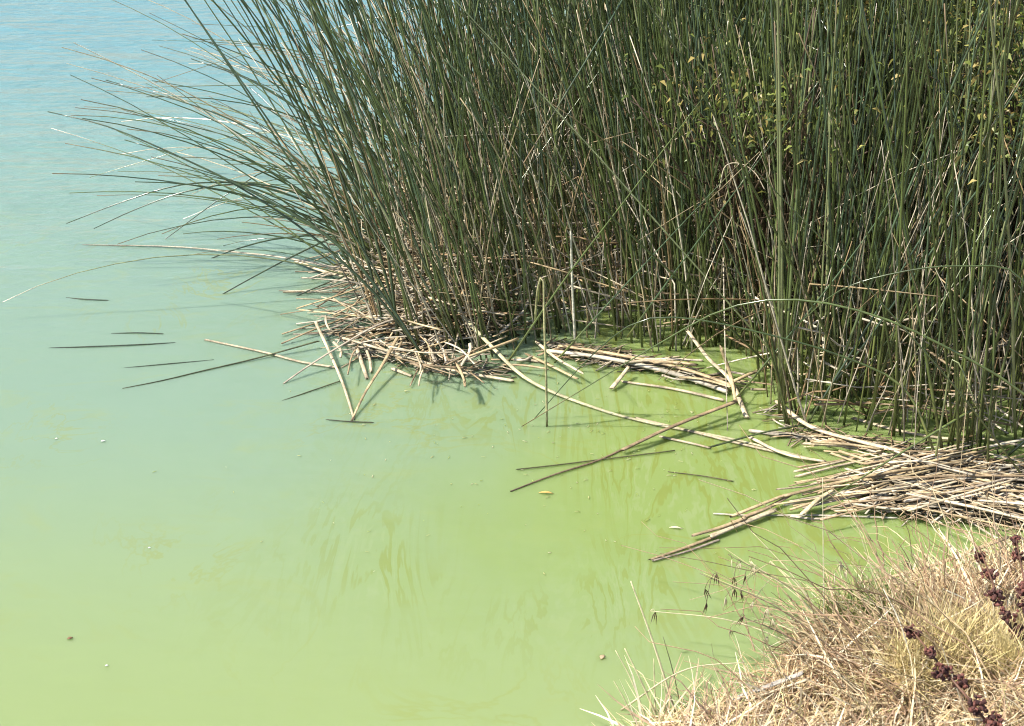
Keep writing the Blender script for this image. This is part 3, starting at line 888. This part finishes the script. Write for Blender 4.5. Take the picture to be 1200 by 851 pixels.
# ------------------------------------------------------------------ fine wiry rush tussocks
def tussock(base, n, dirs, lo, hi, label, tints):
    root = bpy.data.objects.new("rush_tussock", None)
    COL.objects.link(root)
    root.location = base
    root["label"], root["category"], root["group"] = label, "rush", "wiry rush tussocks on the bank"
    N = 8
    t = np.linspace(0, 1, N)
    az = np.radians(rng.normal(dirs[0], dirs[1], n))             # 0 = right, 90 = away from the camera, 180 = left
    el = np.radians(np.clip(rng.normal(dirs[2], dirs[3], n), 3, 88))
    L = lo + (hi - lo) * rng.random(n) ** 1.8
    b = rng.normal(0, 1, (n, 3)) * [0.085, 0.085, 0.0]
    ang = el[:, None] - rng.uniform(0.0, 0.7, n)[:, None] * t[None] ** 1.5
    snap = (rng.random(n) < 0.35)[:, None] & (np.arange(N)[None] >= rng.integers(2, N, n)[:, None])
    ang = ang - np.where(snap, rng.uniform(0.3, 1.4, (n, 1)), 0)
    ang = ang + np.cumsum(rng.normal(0, 0.09, (n, N)), 1)
    az = az[:, None] + np.cumsum(rng.normal(0, 0.10, (n, N)), 1)
    ds = (L / (N - 1))[:, None]
    r = np.c_[np.zeros(n), np.cumsum((np.cos(ang) * ds)[:, :-1], 1)]
    h = np.c_[np.zeros(n), np.cumsum((np.sin(ang) * ds)[:, :-1], 1)]
    P = np.stack([b[:, :1] + r * np.cos(az), b[:, 1:2] + r * np.sin(az), np.maximum(h, -0.02)], -1)
    az = az[:, 0]
    P += np.cumsum(rng.normal(0, 0.003, P.shape), 1)
    R = rng.uniform(0.0007, 0.0021, (n, 1)) * (1 - 0.6 * t[None])
    C = np.repeat((tints[rng.integers(0, len(tints), n)] * rng.uniform(0.7, 1.2, (n, 1)))[:, None, :], N, 1)
    V, F, CC = tubes(P, R, C, np.stack([-np.sin(az), np.cos(az), np.zeros(n)], -1), 4, caps=False)
    o = obj("stems", new_mesh("stems", V, F, CC, M_GRASS), root)
    o["kind"] = "stuff"

WIRY = np.array([(0.32, 0.21, 0.12), (0.44, 0.32, 0.18), (0.20, 0.16, 0.08), (0.62, 0.49, 0.29), (0.38, 0.25, 0.15)])
def on_bank(px, py_):
    z = 0.0
    for _ in range(12):
        p = at(px, py_, z)
        z = max(0.0, float(bank_height(p[None, :2])[0]))
    return np.array([p[0], p[1], z])

tussock(on_bank(1130, 800), 95, (148, 24, 24, 13), 0.15, 0.66, "brown wiry rush tussock sweeping left over the water from the bank", WIRY)
tussock(on_bank(1122, 735), 60, (118, 9, 50, 9), 0.15, 0.33, "upright grey brown rush tussock below the straw mat", WIRY)
tussock(on_bank(1010, 780), 90, (140, 25, 30, 14), 0.1, 0.32, "small tangled rush tussock at the water's edge", WIRY)
tussock(on_bank(1215, 720), 55, (120, 25, 50, 18), 0.12, 0.32, "pale rush tussock at the right edge behind the dock stalks", np.array([(0.55, 0.46, 0.30), (0.42, 0.32, 0.2), (0.3, 0.2, 0.14)]))

# ------------------------------------------------------------------ dock stalks with dark seed clusters
def ico():
    p = (1 + 5 ** .5) / 2
    v = norm(np.array([(-1, p, 0), (1, p, 0), (-1, -p, 0), (1, -p, 0), (0, -1, p), (0, 1, p), (0, -1, -p), (0, 1, -p), (p, 0, -1), (p, 0, 1), (-p, 0, -1), (-p, 0, 1)], float))
    f = np.array([(0, 11, 5), (0, 5, 1), (0, 1, 7), (0, 7, 10), (0, 10, 11), (1, 5, 9), (5, 11, 4), (11, 10, 2), (10, 7, 6), (7, 1, 8), (3, 9, 4), (3, 4, 2), (3, 2, 6), (3, 6, 8), (3, 8, 9), (4, 9, 5), (2, 4, 11), (6, 2, 10), (8, 6, 7), (9, 8, 1)])
    return v, f
ICO_V, ICO_F = ico()

def seed_cluster_mesh(n, rad):
    parts = []
    for _ in range(n):
        c = norm(rng.normal(0, 1, 3)) * rad * rng.uniform(0.35, 1.0) * np.array([1, 1, 0.85])
        v = ICO_V * rng.uniform(0.0028, 0.0048) * np.array([1, 0.7, 1.35]) @ np.linalg.qr(rng.normal(0, 1, (3, 3)))[0] + c
        col = np.array([(0.085, 0.032, 0.025), (0.045, 0.018, 0.015), (0.15, 0.055, 0.04)][rng.integers(0, 3)])
        parts.append((v, [ICO_F], np.tile(col, (12, 1))))
    return join(parts)

def dock(path, clusters, label):
    base = np.array(path[0])
    root = bpy.data.objects.new("dock_stalk", None)
    COL.objects.link(root)
    root.location = base
    root["label"], root["category"], root["group"] = label, "dock plant", "dock stalks gone to seed"
    L = smooth_line([np.array(p) - base for p in path], 20)
    d = norm(L[-1] - L[0])
    ref = np.array([0.05, 1.0, 0.1])
    V, F, CC = tubes(L[None], np.linspace(0.003, 0.0012, 20)[None], np.tile([0.16, 0.08, 0.05], (1, 20, 1)), ref[None], 6)
    obj("stem", new_mesh("stem", V, F, CC, M_STRAW), root)
    for c, rad in clusters:
        V, F, CC = seed_cluster_mesh(int(38 * (rad / 0.02) ** 1.5) + 10, rad)
        k = np.argmin(np.linalg.norm(L - (np.array(c) - base), axis=1))
        o = obj("seed_cluster", new_mesh("seed_cluster", V, F, CC, M_SEED, False), root)
        o.location = (np.array(c) - base) * 0.7 + L[k] * 0.3

def above(px, py_, d):
    """a point d metres from the bank towards the viewer, over the place seen at that pixel"""
    p = on_bank(px, py_)
    return p + norm(np.array([0, 0, CAM_Z]) - p) * d

def dock_on(base, stem, clusters, label):
    dock([on_bank(*base)] + [above(*q) for q in stem], [(above(*q), r * 0.82) for *q, r in clusters], label)

dock_on((1178, 880), [(1150, 838, .16), (1112, 792, .24), (1066, 735, .30)],
        [(1067, 741, .29, .021), (1086, 762, .27, .014), (1101, 787, .25, .022), (1129, 801, .22, .018), (1145, 827, .19, .023), (1172, 846, .15, .024)],
        "dock stalk slanting left with black brown seed clusters over the bank grass")
dock_on((1205, 800), [(1188, 745, .26), (1168, 695, .33), (1147, 640, .37)],
        [(1149, 653, .36, .017), (1160, 675, .35, .018), (1166, 700, .33, .024), (1182, 722, .31, .022), (1196, 738, .29, .021)],
        "reddish brown dock stalk rising behind the bank grass at the right")
dock_on((1225, 790), [(1210, 730, .28), (1200, 680, .34), (1190, 628, .38)],
        [(1193, 655, .36, .018), (1197, 690, .34, .021), (1190, 632, .38, .014), (1199, 712, .32, .02)],
        "dock stalk cut by the right edge of the picture")

# ------------------------------------------------------------------ single grass stalks and wild oats at the water's edge
def spikelet_mesh(dark):
    parts = []
    for s in (-1, 1, 0):
        a = np.array([(0, 0, 0), (s * 0.003, 0.001, -0.008), (s * 0.005, 0, -0.02 - 0.005 * abs(s))])
        w = np.array([0.0003, 0.0011, 0.0001])
        c = np.array((0.10, 0.06, 0.035) if dark else (0.62, 0.54, 0.36))
        parts.append(tubes(a[None], w[None], np.tile(c, (1, 3, 1)), np.array([[0.1, 1.0, 0.0]]), 5))
    return join(parts)

SPIKE = {d: new_mesh("spikelet", *spikelet_mesh(d), M_GRASS) for d in (True, False)}

def stalk(pts, r, label, tint, spikes=(), name="grass_stalk", category="grass stalk", group=None):
    base = np.array(pts[0])
    L = smooth_line([np.array(p) - base for p in pts], 16)
    root = None
    d = norm(L[-1] - L[0])
    V, F, CC = tubes(L[None], np.linspace(r, r * 0.45, 16)[None], np.tile(tint, (1, 16, 1)) * rng.uniform(0.85, 1.15, (1, 16, 1)), np.array([[0.3, 1.0, 0.15]]), 5)
    if not spikes:
        o = obj(name, new_mesh(name, V, F, CC, M_GRASS), label=label, category=category, group=group)
        o.location = base
        return o
    root = bpy.data.objects.new(name, None)
    COL.objects.link(root)
    root.location = base
    root["label"], root["category"] = label, category
    if group:
        root["group"] = group
    obj("stem", new_mesh("stem", V, F, CC, M_GRASS), root)
    for p, dark in spikes:
        k = np.argmin(np.linalg.norm(L - (np.array(p) - base), axis=1))
        q = np.array(p) - base
        o = obj("spikelet", SPIKE[dark], root)
        o.location = q
        o.rotation_euler = (random.uniform(-.3, .3), random.uniform(-.4, .4), random.uniform(0, 6))
        o.scale = (1.1,) * 3
        V2, F2, C2 = tubes(smooth_line([L[k], (L[k] + q) / 2 + [0, 0, .006], q], 5)[None], np.full((1, 5), 0.0006), np.tile(tint, (1, 5, 1)), np.array([[0.3, 1.0, 0.2]]), 4)
        obj("pedicel", new_mesh("pedicel", V2, F2, C2, M_GRASS), root)
    return root

STRAWC, DARKC = (0.62, 0.55, 0.34), (0.20, 0.15, 0.10)
def rise(a, b_, h, bow=0.0, n=2):
    """stalk from a bank point at pixel a to pixel b_, its tip h metres nearer or farther"""
    p0 = on_bank(*a)
    p2 = at_y(b_[0], b_[1], p0[1] + h)
    mid = (p0 + p2) / 2 + np.array([0, 0, bow])
    return [p0, mid, p2]

GS = [
    ((792, 838), (739, 681), .10, .01, STRAWC, .0022, "tallest straw coloured grass blade rising over open water at the bank's tip"),
    ((770, 842), (732, 760), .05, .005, STRAWC, .0018, "bleached grass stalk bent at its top beside the tallest blade"),
    ((758, 845), (721, 762), .05, .012, STRAWC, .0014, "thin grass stalk ending near a brown floating scrap"),
    ((745, 848), (719, 798), .03, .004, STRAWC, .0013, "leftmost short grass stalk of the bank"),
    ((768, 835), (766, 772), .03, .0, STRAWC, .0014, "straight thin grass stalk beside the leaning pair"),
    ((783, 830), (777, 797), .02, .0, STRAWC, .0012, "short upright straw blade at the bank's tip"),
    ((800, 840), (777, 746), .05, .01, (0.16, 0.17, 0.08), .0012, "dark thin grass stalk behind the tallest blade"),
    ((728, 832), (873, 776), -.02, .035, STRAWC, .0016, "long pale grass stalk bowing level over the water along the bank"),
    ((878, 812), (865, 782), .03, .0, STRAWC, .001, "tiny upright pale blade at the water's edge"),
    ((876, 812), (876, 778), .02, .0, STRAWC, .001, "tiny straight blade next to the upright pale blade"),
    ((966, 770), (964, 560), .10, .0, (0.60, 0.55, 0.36), .0012, "thin pale vertical stalk reaching up to the straw mat"),
    ((985, 760), (880, 622), .12, .02, STRAWC, .0014, "pale stalk bowing left below the floating bundle"),
    ((975, 750), (902, 658), .08, .025, STRAWC, .0018, "broad pale blade curving left over the water"),
    ((1050, 760), (1000, 600), .12, .0, STRAWC, .0011, "thin pale stalk crossing before the mat's middle"),
    ((1100, 760), (1140, 610), .12, .0, STRAWC, .0013, "pale stalk leaning right in front of the straw mat"),
    ((1075, 800), (1035, 690), .08, .02, (0.66, 0.60, 0.46), .0018, "white dry blade lying over the rush tussock"),
    ((1200, 760), (1105, 690), .05, .02, (0.68, 0.63, 0.5), .0024, "bleached stiff stalk slanting across the brown rushes"),
]
for a, b_, h, bow, tint, r, lab in GS:
    stalk(rise(a, b_, h, bow), r * 1.25, lab, tint)

def oat(a, b_, h, bow, tint, spikes, lab):
    pts = rise(a, b_, h, bow)
    yy = lambda px: pts[2][1]
    stalk(pts, 0.0016, lab, tint, [(at_y(sx, sy, pts[2][1] - 0.02 * k), dk) for k, (sx, sy, dk) in enumerate(spikes)], name="wild_oat", category="grass stalk", group="wild oats hanging over the water")

oat((1010, 790), (820, 672), .12, .03, DARKC, [(826, 690, True), (828, 706, True), (840, 672, True), (850, 700, False), (861, 690, True)], "wild oat with dark spikelets hanging furthest left over the water")
oat((1020, 775), (853, 650), .14, .03, DARKC, [(858, 655, False), (868, 660, False), (860, 676, True), (873, 674, True), (868, 690, True)], "wild oat with pale and dark spikelets above its neighbours")
oat((1000, 770), (878, 658), .1, .02, STRAWC, [(880, 657, False), (884, 665, False), (883, 705, False)], "pale wild oat with creamy spikelets")
oat((985, 790), (868, 722), .06, .015, DARKC, [(872, 722, True), (900, 712, False), (905, 725, False)], "low wild oat with feathery pale spikelets by the water")
oat((970, 775), (762, 716), .08, .03, STRAWC, [(768, 717, True), (855, 738, False), (900, 745, False)], "slender nearly level oat stalk with a dark tip")
oat((1060, 770), (980, 655), .1, .02, DARKC, [(984, 660, False), (992, 668, False), (978, 672, False)], "upright oat with a pale feathery head among the rushes")

# ------------------------------------------------------------------ driftwood reed on the bank, scraps on the water
flat_reed([(852, 823, .02), (890, 808, .05), (940, 789, .085)], 0.009, 0.008, "grey weathered split reed lying from the bank into the water", tint=(0.46, 0.42, 0.36), flat=0.4, N=12)
flat_reed([(860, 827, .02), (900, 812, .05), (948, 796, .08)], 0.004, 0.004, "thin bleached reed beside the grey weathered one", tint=PALE, N=10)
flat_reed([(1000, 684, .02), (1045, 676, .03), (1100, 660, .06), (1180, 630, .08)], 0.006, 0.007, "lone tan straw floating between the mat and the bank", tint=TAN, N=14)

def scrap(px, py_, L, W, rot, tint, label, name="floating_leaf", cat="leaf"):
    t = np.linspace(0, 1, 6)
    c = at(px, py_, 0.0015)
    d = np.array([math.cos(rot), math.sin(rot), 0])
    P = c + (t[:, None] - 0.5) * L * d + np.array([0, 0, 1]) * (min(0.006, L * 0.1) * np.sin(t * math.pi))[:, None]
    V1, F1, C1 = tubes(P[None], (W * np.sin(np.clip(t, .06, .94) * math.pi))[None], np.tile(tint, (1, 6, 1)), np.array([[0, 0.02, 1.0]]), 6, flat=0.25)
    obj(name, new_mesh(name, V1, F1, C1, M_GRASS), label=label, category=cat)

scrap(640, 578, 0.034, 0.005, -0.15, (0.62, 0.40, 0.12), "small orange leaf floating below the brown broken stalk")
scrap(792, 619, 0.03, 0.004, -0.2, (0.72, 0.64, 0.44), "small cream leaf floating left of the bundle's tip")
scrap(706, 770, 0.016, 0.006, 1.2, (0.40, 0.30, 0.18), "brown shell like scrap floating by the bank's tip", "floating_scrap", "scrap")
scrap(82, 748, 0.012, 0.005, 0.5, (0.22, 0.12, 0.06), "tiny brown speck alone on the lower pale water", "floating_scrap", "scrap")
scrap(121, 517, 0.012, 0.004, 0.1, (0.8, 0.8, 0.72), "tiny white feather on the pale green water", "floating_feather", "feather")
scrap(66, 514, 0.007, 0.003, 0.1, (0.8, 0.8, 0.72), "tiny white fluff left of the feather", "floating_feather", "feather")
scrap(125, 780, 0.007, 0.003, 0.1, (0.8, 0.8, 0.72), "white fleck on the water near the lower frame", "floating_feather", "feather")
scrap(175, 642, 0.006, 0.003, 0.1, (0.8, 0.8, 0.72), "white fleck midway down the open water", "floating_feather", "feather")

# floating flecks of straw dust and algae in the sheltered water
n = 230
pp = np.c_[rng.normal(700, 190, n), rng.normal(500, 70, n)]
ok = ~in_poly(pp, STAND) & (pp[:, 1] > 395) & (pp[:, 1] < 690)
cen = np.array([at(x, y, 0.002) for x, y in pp[ok]])
n = len(cen)
az = rng.uniform(0, math.pi, n)
Lh = rng.uniform(0.001, 0.006, n)
P = np.stack([cen - np.stack([np.cos(az), np.sin(az), 0 * az], -1) * Lh[:, None], cen + np.stack([np.cos(az), np.sin(az), 0 * az], -1) * Lh[:, None]], 1)
V, F, CC = tubes(P, np.repeat(rng.uniform(0.0006, 0.0016, (n, 1)), 2, 1), np.repeat((np.array([(0.42, 0.42, 0.17), (0.32, 0.37, 0.10), (0.52, 0.50, 0.28)])[rng.integers(0, 3, n)])[:, None], 2, 1), np.tile([0.01, 0.02, 1.0], (n, 1)), 4, flat=0.5)
obj("floating_debris", new_mesh("floating_debris", V, F, CC, M_GRASS), label="specks of straw dust and algae floating before the reeds", category="debris", kind="stuff")
